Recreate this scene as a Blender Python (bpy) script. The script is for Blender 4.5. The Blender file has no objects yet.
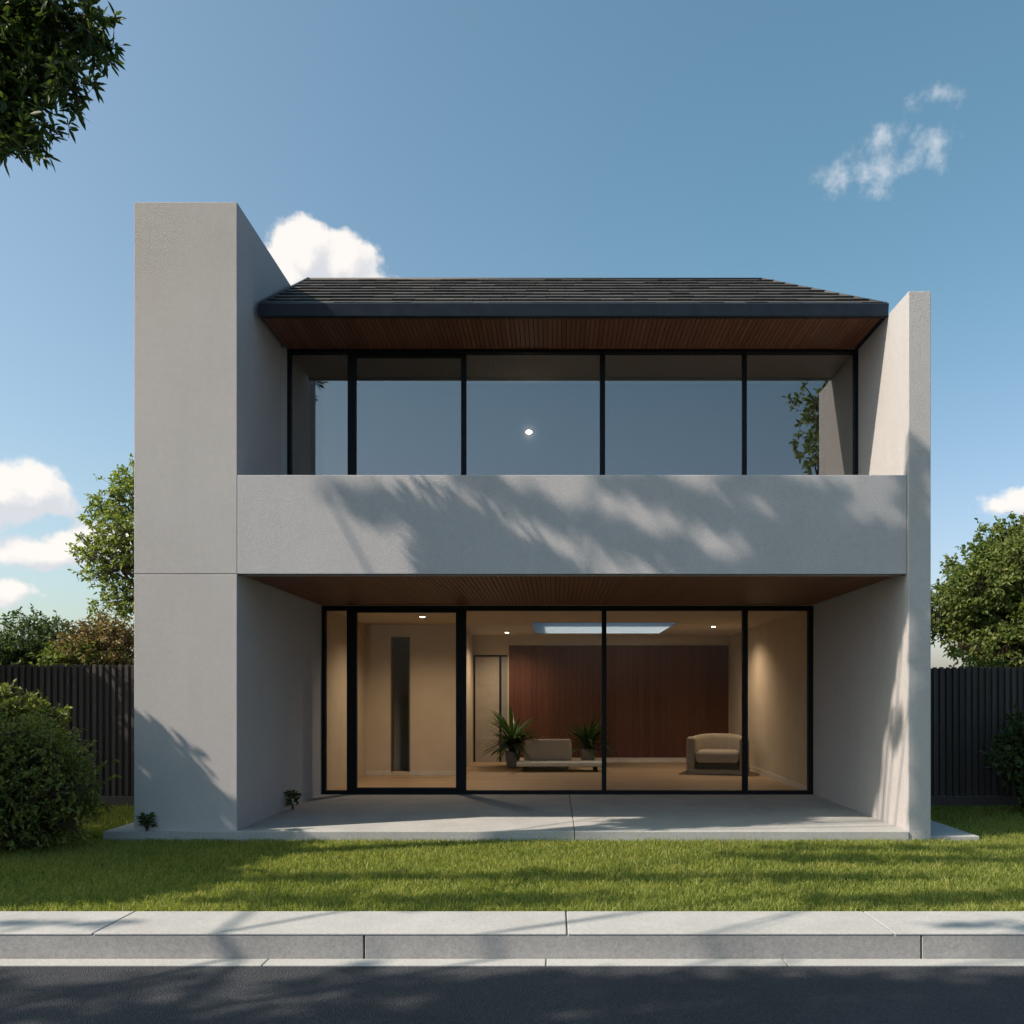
import bpy, bmesh, math, random
import numpy as np
from mathutils import Vector, Matrix

random.seed(7)
RNG = np.random.default_rng(7)
S = bpy.context.scene
COL = S.collection
R = math.radians

# ------------------------------------------------------------------ helpers
def link(o, parent=None):
    COL.objects.link(o)
    if parent is not None:
        o.parent = parent
    return o

def tag(o, label=None, cat=None, group=None, kind=None):
    if label: o['label'] = label
    if cat: o['category'] = cat
    if group: o['group'] = group
    if kind: o['kind'] = kind
    return o

def thing(name, label, cat, loc=(0, 0, 0), rz=0, group=None):
    o = bpy.data.objects.new(name, None)
    o.empty_display_size = .2
    link(o)
    o.location = loc
    o.rotation_euler = (0, 0, rz)
    return tag(o, label, cat, group)

class MB:
    """collects simple solids and links them as one mesh"""
    def __init__(self):
        self.v = []; self.f = []
    def add(self, vs, fs):
        b = len(self.v)
        self.v += [tuple(p) for p in vs]
        self.f += [tuple(i + b for i in q) for q in fs]
        return self
    def box(self, x0, x1, y0, y1, z0, z1):
        vs = [(x0, y0, z0), (x1, y0, z0), (x1, y1, z0), (x0, y1, z0),
              (x0, y0, z1), (x1, y0, z1), (x1, y1, z1), (x0, y1, z1)]
        fs = [(0, 3, 2, 1), (4, 5, 6, 7), (0, 1, 5, 4), (1, 2, 6, 5), (2, 3, 7, 6), (3, 0, 4, 7)]
        return self.add(vs, fs)
    def tube(self, pts, rad, n=8, cap=True):
        pts = [Vector(p) for p in pts]
        b = len(self.v); up = Vector((0.13, 0.21, 1)).normalized()
        for i, p in enumerate(pts):
            d = (pts[min(i + 1, len(pts) - 1)] - pts[max(i - 1, 0)])
            d = d.normalized() if d.length > 1e-9 else Vector((0, 0, 1))
            u = d.cross(up)
            if u.length < .05: u = d.cross(Vector((1, 0, 0)))
            u.normalize(); w = d.cross(u)
            r = rad[i]
            for k in range(n):
                a = 2 * math.pi * k / n
                self.v.append(tuple(p + u * (math.cos(a) * r) + w * (math.sin(a) * r)))
        for i in range(len(pts) - 1):
            for k in range(n):
                k2 = (k + 1) % n
                self.f.append((b + i * n + k, b + i * n + k2, b + (i + 1) * n + k2, b + (i + 1) * n + k))
        if cap:
            self.f.append(tuple(b + k for k in reversed(range(n))))
            e = b + (len(pts) - 1) * n
            self.f.append(tuple(e + k for k in range(n)))
        return self
    def lathe(self, prof, n=24, c=(0, 0, 0), cap=True):
        b = len(self.v)
        for r, z in prof:
            for k in range(n):
                a = 2 * math.pi * k / n
                self.v.append((c[0] + r * math.cos(a), c[1] + r * math.sin(a), c[2] + z))
        m = len(prof)
        for i in range(m - 1):
            for k in range(n):
                k2 = (k + 1) % n
                self.f.append((b + i * n + k, b + i * n + k2, b + (i + 1) * n + k2, b + (i + 1) * n + k))
        if cap:
            self.f.append(tuple(b + k for k in reversed(range(n))))
            self.f.append(tuple(b + (m - 1) * n + k for k in range(n)))
        return self
    def build(self, name, mat, parent=None, bevel=0, seg=2, smooth=False, subsurf=0):
        me = bpy.data.meshes.new(name)
        me.from_pydata(self.v, [], self.f)
        me.update()
        me.materials.append(mat)
        o = bpy.data.objects.new(name, me)
        link(o, parent)
        if smooth:
            for p in me.polygons: p.use_smooth = True
        if bevel:
            m = o.modifiers.new('bevel', 'BEVEL')
            m.width = bevel; m.segments = seg; m.limit_method = 'ANGLE'; m.angle_limit = R(40)
        if subsurf:
            m = o.modifiers.new('subsurf', 'SUBSURF'); m.levels = subsurf; m.render_levels = subsurf
        return o

def quads_mesh(name, verts, quads, mat, parent=None):
    me = bpy.data.meshes.new(name)
    nv, nq = len(verts), len(quads)
    me.vertices.add(nv)
    me.vertices.foreach_set('co', np.ascontiguousarray(verts, dtype=np.float32).ravel())
    me.loops.add(nq * 4)
    me.loops.foreach_set('vertex_index', np.ascontiguousarray(quads, dtype=np.int32).ravel())
    me.polygons.add(nq)
    me.polygons.foreach_set('loop_start', np.arange(0, nq * 4, 4, dtype=np.int32))
    me.polygons.foreach_set('loop_total', np.full(nq, 4, dtype=np.int32))
    me.update(calc_edges=True)
    me.materials.append(mat)
    o = bpy.data.objects.new(name, me)
    return link(o, parent)

# ------------------------------------------------------------------ materials
class NT:
    def __init__(self, name):
        self.m = bpy.data.materials.new(name); self.m.use_nodes = True
        self.t = self.m.node_tree
        self.b = self.t.nodes['Principled BSDF']; self.out = self.t.nodes['Material Output']
        self._co = None
    def n(self, typ, **kw):
        nd = self.t.nodes.new(typ)
        for k, v in kw.items():
            if k.startswith('_'): setattr(nd, k[1:], v)
        return nd
    def l(self, a, b): self.t.links.new(a, b)
    def co(self):
        if not self._co: self._co = self.n('ShaderNodeTexCoord').outputs['Object']
        return self._co
    def mapping(self, scale):
        mp = self.n('ShaderNodeMapping'); mp.inputs['Scale'].default_value = scale
        self.l(self.co(), mp.inputs['Vector']); return mp.outputs[0]
    def noise(self, scale, detail=4, rough=.55, vec=None, dist=0):
        nd = self.n('ShaderNodeTexNoise')
        nd.inputs['Scale'].default_value = scale; nd.inputs['Detail'].default_value = detail
        nd.inputs['Roughness'].default_value = rough; nd.inputs['Distortion'].default_value = dist
        self.l(vec if vec is not None else self.co(), nd.inputs['Vector'])
        return nd.outputs['Fac']
    def ramp(self, fac, stops, interp='LINEAR'):
        nd = self.n('ShaderNodeValToRGB'); cr = nd.color_ramp; cr.interpolation = interp
        while len(cr.elements) < len(stops): cr.elements.new(.5)
        for e, (p, c) in zip(cr.elements, stops):
            e.position = p; e.color = (*c, 1) if len(c) == 3 else c
        self.l(fac, nd.inputs['Fac']); return nd.outputs['Color']
    def mix(self, fac, a, b, blend='MIX'):
        nd = self.n('ShaderNodeMix'); nd.data_type = 'RGBA'; nd.blend_type = blend
        for sock, v in ((nd.inputs[0], fac), (nd.inputs[6], a), (nd.inputs[7], b)):
            if hasattr(v, 'links'): self.l(v, sock)
            elif isinstance(v, (int, float)): sock.default_value = v
            else: sock.default_value = (*v, 1)
        return nd.outputs[2]
    def math(self, op, a, b=0, c=0):
        nd = self.n('ShaderNodeMath'); nd.operation = op
        for sock, v in zip(nd.inputs, (a, b, c)):
            if hasattr(v, 'links'): self.l(v, sock)
            else: sock.default_value = v
        return nd.outputs[0]
    def rnd(self):
        return self.n('ShaderNodeNewGeometry').outputs['Random Per Island']
    def base(self, c):
        if hasattr(c, 'links'): self.l(c, self.b.inputs['Base Color'])
        else: self.b.inputs['Base Color'].default_value = (*c, 1)
    def bump(self, h, strength=.3, dist=.01, prev=None):
        nd = self.n('ShaderNodeBump'); nd.inputs['Strength'].default_value = strength
        nd.inputs['Distance'].default_value = dist
        self.l(h, nd.inputs['Height'])
        if prev is not None: self.l(prev, nd.inputs['Normal'])
        self.l(nd.outputs[0], self.b.inputs['Normal']); return nd.outputs[0]
    def rough(self, r):
        if hasattr(r, 'links'): self.l(r, self.b.inputs['Roughness'])
        else: self.b.inputs['Roughness'].default_value = r
    def spec(self, s): self.b.inputs['Specular IOR Level'].default_value = s

def sc(c, k): return tuple(x * k for x in c)

def m_render(name, col, fine=90, mott=.10):
    t = NT(name)
    a = t.noise(1.1, 5, .6); b = t.noise(14, 4, .6); st = t.noise(1.0, 5, .6, t.mapping((5, 5, .5)))
    c1 = t.ramp(a, [(.3, sc(col, 1 - mott)), (.7, sc(col, 1 + mott))])
    c2 = t.mix(.15, c1, t.ramp(b, [(.3, (.72, .72, .72)), (.7, (1.12, 1.12, 1.12))]), 'MULTIPLY')
    c3 = t.mix(.15, c2, t.ramp(st, [(.35, (.86, .86, .86)), (.65, (1.06, 1.06, 1.06))]), 'MULTIPLY')
    g = t.noise(fine * 1.6, 2, .5)
    c4 = t.mix(.6, c3, t.ramp(g, [(.36, (.78, .78, .78)), (.62, (1.1, 1.1, 1.1))]), 'MULTIPLY')
    t.base(c4); t.rough(.92); t.spec(.2)
    h1 = t.noise(fine, 3, .6)
    p = t.bump(h1, .9, .007)
    t.bump(t.noise(260, 2, .6), .5, .003, p)
    return t.m

def m_concrete(name, col, grain=60, amp=.2, bump=.35):
    t = NT(name)
    a = t.noise(1.6, 6, .65); b = t.noise(grain, 3, .6)
    c1 = t.ramp(a, [(.28, sc(col, 1 - amp)), (.72, sc(col, 1 + amp * .7))])
    c2 = t.mix(.5, c1, t.ramp(b, [(.3, (.7, .7, .7)), (.7, (1.15, 1.15, 1.15))]), 'MULTIPLY')
    sp = t.noise(grain * 3.2, 1, .5)
    c3 = t.mix(.4, c2, t.ramp(sp, [(.34, (.55, .55, .55)), (.46, (1, 1, 1))]), 'MULTIPLY')
    t.base(c3); t.rough(.88); t.spec(.25)
    t.bump(b, bump, .006)
    return t.m

def m_asphalt():
    t = NT('asphalt')
    a = t.noise(.7, 5, .6)
    v = t.n('ShaderNodeTexVoronoi'); v.inputs['Scale'].default_value = 95; t.l(t.co(), v.inputs['Vector'])
    c1 = t.ramp(a, [(.3, (.024, .027, .036)), (.7, (.038, .042, .053))])
    c2 = t.mix(.7, c1, t.ramp(v.outputs['Color'], [(.1, (.45, .45, .45)), (.9, (1.6, 1.55, 1.5))]), 'MULTIPLY')
    sp = t.noise(160, 1, .5)
    c3 = t.mix(t.ramp(sp, [(.66, (0, 0, 0)), (.72, (.55, .55, .55))]), c2, (.19, .185, .175))
    t.base(c3); t.rough(.85); t.spec(.3)
    t.bump(v.outputs['Distance'], .9, .01)
    return t.m

def m_wood_slats(name, cols, grain=(30, 1.2, 30), rough=.5, bump=.2):
    t = NT(name)
    r = t.rnd()
    c1 = t.ramp(r, [(0, cols[0]), (.5, cols[1]), (1, cols[2])])
    g = t.noise(4, 6, .65, t.mapping(grain), .4)
    c2 = t.mix(.55, c1, t.ramp(g, [(.3, (.55, .52, .5)), (.7, (1.25, 1.22, 1.2))]), 'MULTIPLY')
    t.base(c2); t.rough(rough); t.spec(.35)
    t.bump(g, bump, .003)
    return t.m

def m_metal_paint(name, col, rough=.38):
    t = NT(name)
    a = t.noise(8, 4, .6)
    t.base(t.ramp(a, [(.3, sc(col, .85)), (.7, sc(col, 1.15))]))
    t.rough(t.ramp(a, [(.3, (rough * .85,) * 3), (.7, (rough * 1.2,) * 3)]))
    t.spec(.18)
    return t.m

def m_leaf(name, cols, trans=.35, rough=.5, tr_gain=1.6):
    t = NT(name)
    r = t.rnd()
    n = len(cols)
    c = t.ramp(r, [(i / (n - 1), col) for i, col in enumerate(cols)])
    pn = t.noise(1.3, 3, .6)
    c = t.mix(.5, c, t.ramp(pn, [(.3, (.7, .74, .66)), (.7, (1.25, 1.2, 1.15))]), 'MULTIPLY')
    t.base(c); t.rough(rough); t.spec(.3)
    tr = t.n('ShaderNodeBsdfTranslucent')
    t.l(t.mix(1, c, (tr_gain, tr_gain * 1.05, tr_gain * .55), 'MULTIPLY'), tr.inputs['Color'])
    mx = t.n('ShaderNodeMixShader'); mx.inputs[0].default_value = trans
    t.l(t.b.outputs[0], mx.inputs[1]); t.l(tr.outputs[0], mx.inputs[2])
    t.l(mx.outputs[0], t.out.inputs['Surface'])
    return t.m

def m_bark(name, col):
    t = NT(name)
    g = t.noise(5, 6, .7, t.mapping((6, 6, 1.2)), .5)
    t.base(t.ramp(g, [(.3, sc(col, .45)), (.7, sc(col, 1.4))])); t.rough(.95); t.spec(.1)
    t.bump(g, .8, .03)
    return t.m

def m_glass(name, reflect, tint):
    """coated architectural glass: a clear pane with a mirror coating"""
    t = NT(name)
    tr = t.n('ShaderNodeBsdfTransparent'); tr.inputs['Color'].default_value = (*tint, 1)
    gl = t.n('ShaderNodeBsdfGlossy'); gl.inputs['Roughness'].default_value = .0
    gl.inputs['Color'].default_value = (1, 1, 1, 1)
    lw = t.n('ShaderNodeLayerWeight'); lw.inputs['Blend'].default_value = .5
    f = t.math('ADD', t.math('MULTIPLY', t.math('POWER', lw.outputs['Facing'], 5), .5), reflect)
    mx = t.n('ShaderNodeMixShader'); t.l(f, mx.inputs[0])
    t.l(tr.outputs[0], mx.inputs[1]); t.l(gl.outputs[0], mx.inputs[2])
    t.l(mx.outputs[0], t.out.inputs['Surface'])
    return t.m

def m_plain(name, col, rough=.8, var=.08, scale=6, bump=0):
    t = NT(name)
    a = t.noise(scale, 5, .6)
    t.base(t.ramp(a, [(.3, sc(col, 1 - var)), (.7, sc(col, 1 + var))])); t.rough(rough); t.spec(.25)
    if bump: t.bump(t.noise(160, 2, .5), bump, .003)
    return t.m

def m_emit(name, col, strength):
    t = NT(name)
    t.base(col); t.b.inputs['Emission Color'].default_value = (*col, 1)
    t.b.inputs['Emission Strength'].default_value = strength
    return t.m

STUCCO = m_render('grey_render', (.440, .425, .446), 90, .03)
STUCCO2 = m_render('grey_render_parapet', (.43, .422, .456), 90, .03)
SLATE = None
def m_slate():
    t = NT('roof_slate')
    r = t.rnd()
    c = t.ramp(r, [(0, (.036, .032, .033)), (.5, (.046, .041, .041)), (1, (.060, .053, .051))])
    g = t.noise(25, 4, .6)
    t.base(t.mix(.5, c, t.ramp(g, [(.3, (.75, .75, .75)), (.7, (1.2, 1.2, 1.2))]), 'MULTIPLY'))
    t.rough(.62); t.spec(.4); t.bump(g, .5, .006)
    return t.m
SLATE = m_slate()
SOFFIT = m_wood_slats('cedar_slats', [(.125, .050, .026), (.150, .060, .031), (.175, .071, .037)], (28, 1.0, 28))
PANEL = m_wood_slats('walnut_panel', [(.090, .028, .014), (.106, .034, .017), (.122, .040, .021)], (26, 26, .9), .62)
OAK = m_wood_slats('oak_floor', [(.36, .25, .15), (.42, .30, .19), (.47, .34, .22)], (1.2, 26, 20), .42)
FRAME = m_metal_paint('dark_frame', (.004, .006, .010), .55)
GUTTER_M = m_metal_paint('gutter_metal', (.018, .027, .042), .4)
DARK = m_plain('dark_void', (.02, .02, .02), .9)
PLASTER = m_plain('warm_plaster', (.56, .46, .345), .85, .05, 2)
CEIL = m_plain('ceiling_paint', (.62, .54, .43), .9, .03, 2)
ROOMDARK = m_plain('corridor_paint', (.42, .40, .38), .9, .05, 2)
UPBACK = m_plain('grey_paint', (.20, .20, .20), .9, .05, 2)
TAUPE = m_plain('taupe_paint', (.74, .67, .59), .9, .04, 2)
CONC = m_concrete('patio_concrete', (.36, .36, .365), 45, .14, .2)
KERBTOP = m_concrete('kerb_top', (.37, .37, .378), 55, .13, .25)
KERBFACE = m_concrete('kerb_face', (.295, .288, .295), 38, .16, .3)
ASPHALT = m_asphalt()
FENCE_M = m_wood_slats('fence_timber', [(.038, .033, .034), (.050, .044, .044), (.066, .057, .056)], (20, 20, .8), .75, .4)
GLASS_UP = m_glass('coated_glass', .165, (.76, .77, .78))
GLASS_LO = m_glass('clear_glass', .006, (.90, .91, .91))
BARK = m_bark('bark', (.075, .058, .045))
FABRIC = m_plain('beige_fabric', (.34, .29, .23), .95, .08, 20, .5)
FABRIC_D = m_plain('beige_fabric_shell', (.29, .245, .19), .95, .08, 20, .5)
GREYTOP = m_plain('pale_stone', (.50, .48, .45), .5, .08, 5)
POT = m_plain('grey_pot', (.22, .21, .20), .6, .12, 8)
METAL = m_plain('brushed_metal', (.4, .38, .35), .35)

# ------------------------------------------------------------------ sun / camera / world
SUN_V = (1, .40, -1.06)
SUN_D = Vector(SUN_V).normalized()      # direction light travels
sl = bpy.data.lights.new('sun', 'SUN'); sl.energy = 5.0; sl.angle = R(.5); sl.color = (1, .86, .69)
so = bpy.data.objects.new('sun', sl); link(so)
so.rotation_euler = SUN_D.to_track_quat('-Z', 'Y').to_euler()

PX, PY, F, H = 555.0, 694.0, 870.0, 1.6
cd = bpy.data.cameras.new('camera'); cam = bpy.data.objects.new('camera', cd); link(cam)
cd.sensor_width = 36; cd.lens = F / 1024 * 36
cd.shift_x = (512 - PX) / 1024; cd.shift_y = (PY - 512) / 1024
cd.clip_end = 3000; cd.clip_start = .05
cam.location = (0, 0, H); cam.rotation_euler = (R(90), 0, 0)
S.camera = cam

def at(px, py, Y):
    """world point seen at a pixel, at depth Y (used only to take measurements)"""
    return Vector(((px - PX) * Y / F, Y, H - (py - PY) * Y / F))

W = bpy.data.worlds.new('World'); S.world = W; W.use_nodes = True
def build_world():
    t = W.node_tree
    bg = t.nodes['Background']; bg.inputs['Strength'].default_value = .12
    def n(typ): return t.nodes.new(typ)
    def m(op, a, b=0, c=0):
        nd = n('ShaderNodeMath'); nd.operation = op
        for s_, v in zip(nd.inputs, (a, b, c)):
            if hasattr(v, 'links'): t.links.new(v, s_)
            else: s_.default_value = v
        return nd.outputs[0]
    def mixc(f, a, b):
        nd = n('ShaderNodeMix'); nd.data_type = 'RGBA'
        for s_, v in ((nd.inputs[0], f), (nd.inputs[6], a), (nd.inputs[7], b)):
            if hasattr(v, 'links'): t.links.new(v, s_)
            elif isinstance(v, (int, float)): s_.default_value = v
            else: s_.default_value = (*v, 1)
        return nd.outputs[2]
    tc = n('ShaderNodeTexCoord').outputs['Generated']
    sep = n('ShaderNodeSeparateXYZ'); t.links.new(tc, sep.inputs[0])
    az = m('ARCTAN2', sep.outputs[0], sep.outputs[1]); el = m('ARCSINE', sep.outputs[2])
    sky = n('ShaderNodeTexSky'); sky.sky_type = 'NISHITA'; sky.sun_disc = False
    d = -SUN_D
    sky.sun_elevation = math.asin(d.z)
    sky.sun_rotation = math.atan2(d.x, d.y)
    sky.air_density = 1.0; sky.dust_density = 2.2; sky.ozone_density = 1.3
    def dens(daz, del_, lobes, nscale, namp, det=7):
        a2 = m('ADD', az, daz); e2 = m('ADD', el, del_)
        cur = None
        for (a, e, ra, re) in lobes:
            u = m('DIVIDE', m('SUBTRACT', a2, a), ra); v = m('DIVIDE', m('SUBTRACT', e2, e), re)
            q = m('SUBTRACT', 1, m('SQRT', m('ADD', m('MULTIPLY', u, u), m('MULTIPLY', v, v))))
            q = m('MULTIPLY', q, min(ra, re) / .035)
            cur = q if cur is None else m('SMOOTH_MAX', cur, q, .12)
        cb = n('ShaderNodeCombineXYZ'); t.links.new(a2, cb.inputs[0]); t.links.new(e2, cb.inputs[1])
        cb.inputs[2].default_value = .37
        ns = n('ShaderNodeTexNoise'); ns.inputs['Scale'].default_value = nscale
        ns.inputs['Detail'].default_value = det; ns.inputs['Roughness'].default_value = .58
        t.links.new(cb.outputs[0], ns.inputs['Vector'])
        return m('ADD', cur, m('MULTIPLY', m('SUBTRACT', ns.outputs['Fac'], .5), namp))
    def P(px, py, rx, ry):
        """a lobe of a cloud as azimuth, elevation and angular radii"""
        x, y, z = px - PX, F, PY - py
        r = math.sqrt(x * x + y * y + z * z)
        return (math.atan2(x, y), math.asin(z / r), rx / r * (r / math.hypot(x, y)), ry / r)
    def sstep(x, lo, hi):
        nd = n('ShaderNodeMapRange'); nd.interpolation_type = 'SMOOTHSTEP'
        nd.inputs['From Min'].default_value = lo; nd.inputs['From Max'].default_value = hi
        t.links.new(x, nd.inputs['Value']); return nd.outputs[0]
    def sstep(x, lo, hi):
        nd = n('ShaderNodeMapRange'); nd.interpolation_type = 'SMOOTHSTEP'
        nd.inputs['From Min'].default_value = lo; nd.inputs['From Max'].default_value = hi
        t.links.new(x, nd.inputs['Value']); return nd.outputs[0]
    grad = sstep(el, -.02, .55)
    tint = n('ShaderNodeMix'); tint.data_type = 'RGBA'; tint.blend_type = 'MULTIPLY'; tint.inputs[0].default_value = 1
    t.links.new(sky.outputs[0], tint.inputs[6]); dp = n('ShaderNodeVectorMath'); dp.operation = 'DOT_PRODUCT'; t.links.new(tc, dp.inputs[0]); dp.inputs[1].default_value = (-.80, .58, .12)
    glow = m('MULTIPLY', sstep(dp.outputs['Value'], .35, 1.0), .9)
    t.links.new(mixc(glow, mixc(grad, (1.14, 1.04, 1.05), (.83, 1.115, .985)), (1.12, 1.16, 1.05)), tint.inputs[7])
    col = tint.outputs[2]
    # cumulus
    cum = [P(8, 493, 46, 33), P(36, 491, 35, 30), P(56, 506, 28, 18), P(-25, 500, 40, 40),
           P(45, 553, 60, 20), P(72, 548, 44, 20), P(97, 541, 30, 24), P(122, 545, 34, 24),
           P(5, 592, 34, 14), P(-30, 600, 40, 18),
           P(305, 258, 44, 40), P(337, 268, 48, 36), P(362, 288, 46, 26), P(285, 280, 40, 44), P(320, 300, 60, 34),
           P(1000, 507, 28, 14), P(1025, 503, 36, 19), P(1070, 512, 54, 30)]
    d0 = dens(0, 0, cum, 24, 1.35)
    d1 = dens(-.012, .014, cum, 24, 1.35)
    alpha = sstep(d0, -.06, .24)
    lit = sstep(m('SUBTRACT', d0, d1), -.28, .30)
    ccol = mixc(lit, (4.3, 4.4, 4.65), (6.1, 5.8, 5.5))
    col = mixc(m('MULTIPLY', alpha, .95), col, ccol)
    # wispy fair-weather shreds
    wis = [P(866, 172, 42, 17), P(905, 160, 36, 15), P(935, 142, 25, 13), P(884, 137, 18, 15), P(944, 92, 23, 10)]
    w0 = dens(0, 0, wis, 44, 1.9, 10)
    col = mixc(m('MULTIPLY', sstep(w0, -.12, .75), .60), col, (5.2, 5.3, 5.5))
    t.links.new(col, bg.inputs['Color'])
build_world()

vs = S.view_settings
vs.view_transform = 'Standard'; vs.look = 'None'; vs.gamma = 1; vs.exposure = .50

# ------------------------------------------------------------------ ground, road, kerb
FL = .03                                   # finished floor level
def lawn_z(y):
    return -.06 - .03 * np.clip((y - 6.5) / 3.5, 0, 1)

def ground():
    t = NT('lawn_soil')
    a = t.noise(3, 5, .6)
    t.base(t.ramp(a, [(.3, (.030, .040, .012)), (.7, (.055, .072, .022))])); t.rough(1); t.spec(0)
    mb = MB()
    ys = [6.545, 10.0, 24, 80, 400, 1200]
    xs = [-1200, -60, -12, 12, 60, 1200]
    vsx = []
    for y in ys:
        for x in xs:
            vsx.append((x, y, float(lawn_z(y))))
    fs = []
    for j in range(len(ys) - 1):
        for i in range(len(xs) - 1):
            k = j * len(xs) + i
            fs.append((k, k + 1, k + 1 + len(xs), k + len(xs)))
    mb.add(vsx, fs)
    tag(mb.build('ground', t.m), kind='structure')
    # far side of the street, behind the photographer
    mb = MB(); mb.box(-1200, 1200, -1200, -4.2, -.5, -.06)
    tag(mb.build('verge', t.m), kind='structure')
ground()

mb = MB(); mb.add([(-1200, -4.2, -.226), (1200, -4.2, -.226), (1200, 5.86, -.212), (-1200, 5.86, -.212)], [(0, 1, 2, 3)])
tag(mb.build('road', ASPHALT), kind='structure')

def segs(joints, lo, hi, gap):
    j = [lo] + joints + [hi]
    return [(j[i] + gap / 2, j[i + 1] - gap / 2) for i in range(len(j) - 1)]
topj = [-9.6, -6.4, (135 - PX) * 6.53 / F, (566 - PX) * 6.53 / F, (863 - PX) * 6.53 / F, 5.5, 8.7]
mb = MB()
for a, b in segs(topj, -40, 40, .010): mb.box(a, b, 5.93, 6.535, -.046, -.03)
tag(mb.build('pavement', KERBTOP, None, .007, 2), kind='structure')
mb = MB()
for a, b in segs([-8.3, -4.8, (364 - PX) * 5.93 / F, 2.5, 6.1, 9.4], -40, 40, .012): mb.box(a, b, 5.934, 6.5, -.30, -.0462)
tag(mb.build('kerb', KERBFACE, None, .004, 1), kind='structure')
mb = MB()
for a, b in segs([-7, -3.9, -1.95, (546 - PX) * 5.85 / F, 1.55, 3.4, 6.5], -40, 40, .008): mb.box(a, b, 5.79, 5.931, -.32, -.203)
tag(mb.build('gutter', KERBTOP, None, .006, 2), kind='structure')

# patio slab
mb = MB()
for a, b in ((-5.16, .222), (.230, 4.04)): mb.box(a, b, 9.93, 13.60, -.16, FL)
tag(mb.build('patio', CONC, None, .006, 2), kind='structure')
mb = MB(); mb.box(4.302, 4.87, 9.98, 15.5, -.2, -.032)
tag(mb.build('path', CONC, None, .006, 2), kind='structure')

# ------------------------------------------------------------------ house
XL0, XL1 = -4.839, -3.655                  # tower
XR0, XR1 = 4.046, 4.299                    # right fin wall
YF = 10.0
GY = 13.62                                 # ground floor glazing
UY = 11.60                                 # first floor glazing
ZB0, ZB1 = 2.979, 4.117                    # balcony parapet
ZS = 6.20                                  # upper soffit
house = thing('house', 'two storey grey rendered modern house with glazed balcony floor and dark hipped roof', 'house', (0, YF, 0))
def hb(mb, name, mat, parent=None, **kw):
    """build in world coordinates and parent to the house"""
    o = mb.build(name, mat, parent if parent is not None else house, **kw)
    if parent is None or parent is house:
        o.location = (0, -YF, 0)
    return o

mb = MB()
mb.box(XL0, XL1, YF, 13.6, -.2, ZB0 - .003)
mb.box(XL0, XL1, YF, 13.6, ZB0 + .003, 7.255)
mb.box(XL0 + .012, XL1 - .012, YF + .012, 13.59, ZB0 - .05, ZB0 + .05)
o = hb(mb, 'tower', STUCCO, bevel=.006); o['label'] = 'tall grey rendered tower block rising above the roof'
mb = MB(); mb.box(XR0, XR1, 9.95, 13.595, -.2, 6.209); mb.box(XR0, XR1, 13.597, 16.3, 3.0, 6.209)
hb(mb, 'fin_wall', STUCCO, bevel=.006)
mb = MB(); mb.box(XL1 + .004, XR0 - .003, YF - .003, YF + .2, ZB0, ZB1)
hb(mb, 'balcony_parapet', STUCCO2, bevel=.006)
mb = MB(); mb.box(XL1 + .002, XR0 - .002, YF + .2, 16.2, 3.02, 3.15)
hb(mb, 'balcony_floor', CONC)
# drip shadow-gap under the parapet
mb = MB(); mb.box(XL1 + .006, XR0 - .006, YF + .03, YF + .06, ZB0 - .006, ZB0 - .0005)
hb(mb, 'drip_edge', FRAME)

def slats(x0, x1, y0, y1, z, w=.052, gap=.007, th=.022):
    mb = MB(); x = x0
    while x + w <= x1 + .001:
        mb.box(x, x + w, y0, y1, z, z + th); x += w + gap
    return mb
o = hb(slats(XL1 + .004, XR0 - .004, YF + .062, GY - .002, ZB0 + .008), 'porch_ceiling', SOFFIT)
mb = MB(); mb.box(XL1 + .003, XR0 - .003, YF + .062, GY - .03, ZB0 + .031, 3.018); hb(mb, 'porch_ceiling_backing', DARK)

# roof -----------------------------------------------------------
EY, EZ = 10.60, 6.34
RY, RZ = 12.60, 7.60
EXL, EXR, RXL, RXR = -3.58, 4.035, -3.56, 3.0
BY = 16.35
mb = MB()
vsr = [(EXL, EY, EZ - .02), (EXR, EY, EZ - .02), (RXR, RY, RZ - .02), (RXL, RY, RZ - .02), (EXL, BY, EZ - .02), (EXR, BY, EZ - .02)]
mb.add(vsr, [(0, 1, 2, 3), (3, 2, 5, 4), (1, 5, 2), (0, 3, 4), (0, 4, 5, 1)])
roof = hb(mb, 'roof', SLATE)
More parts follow.
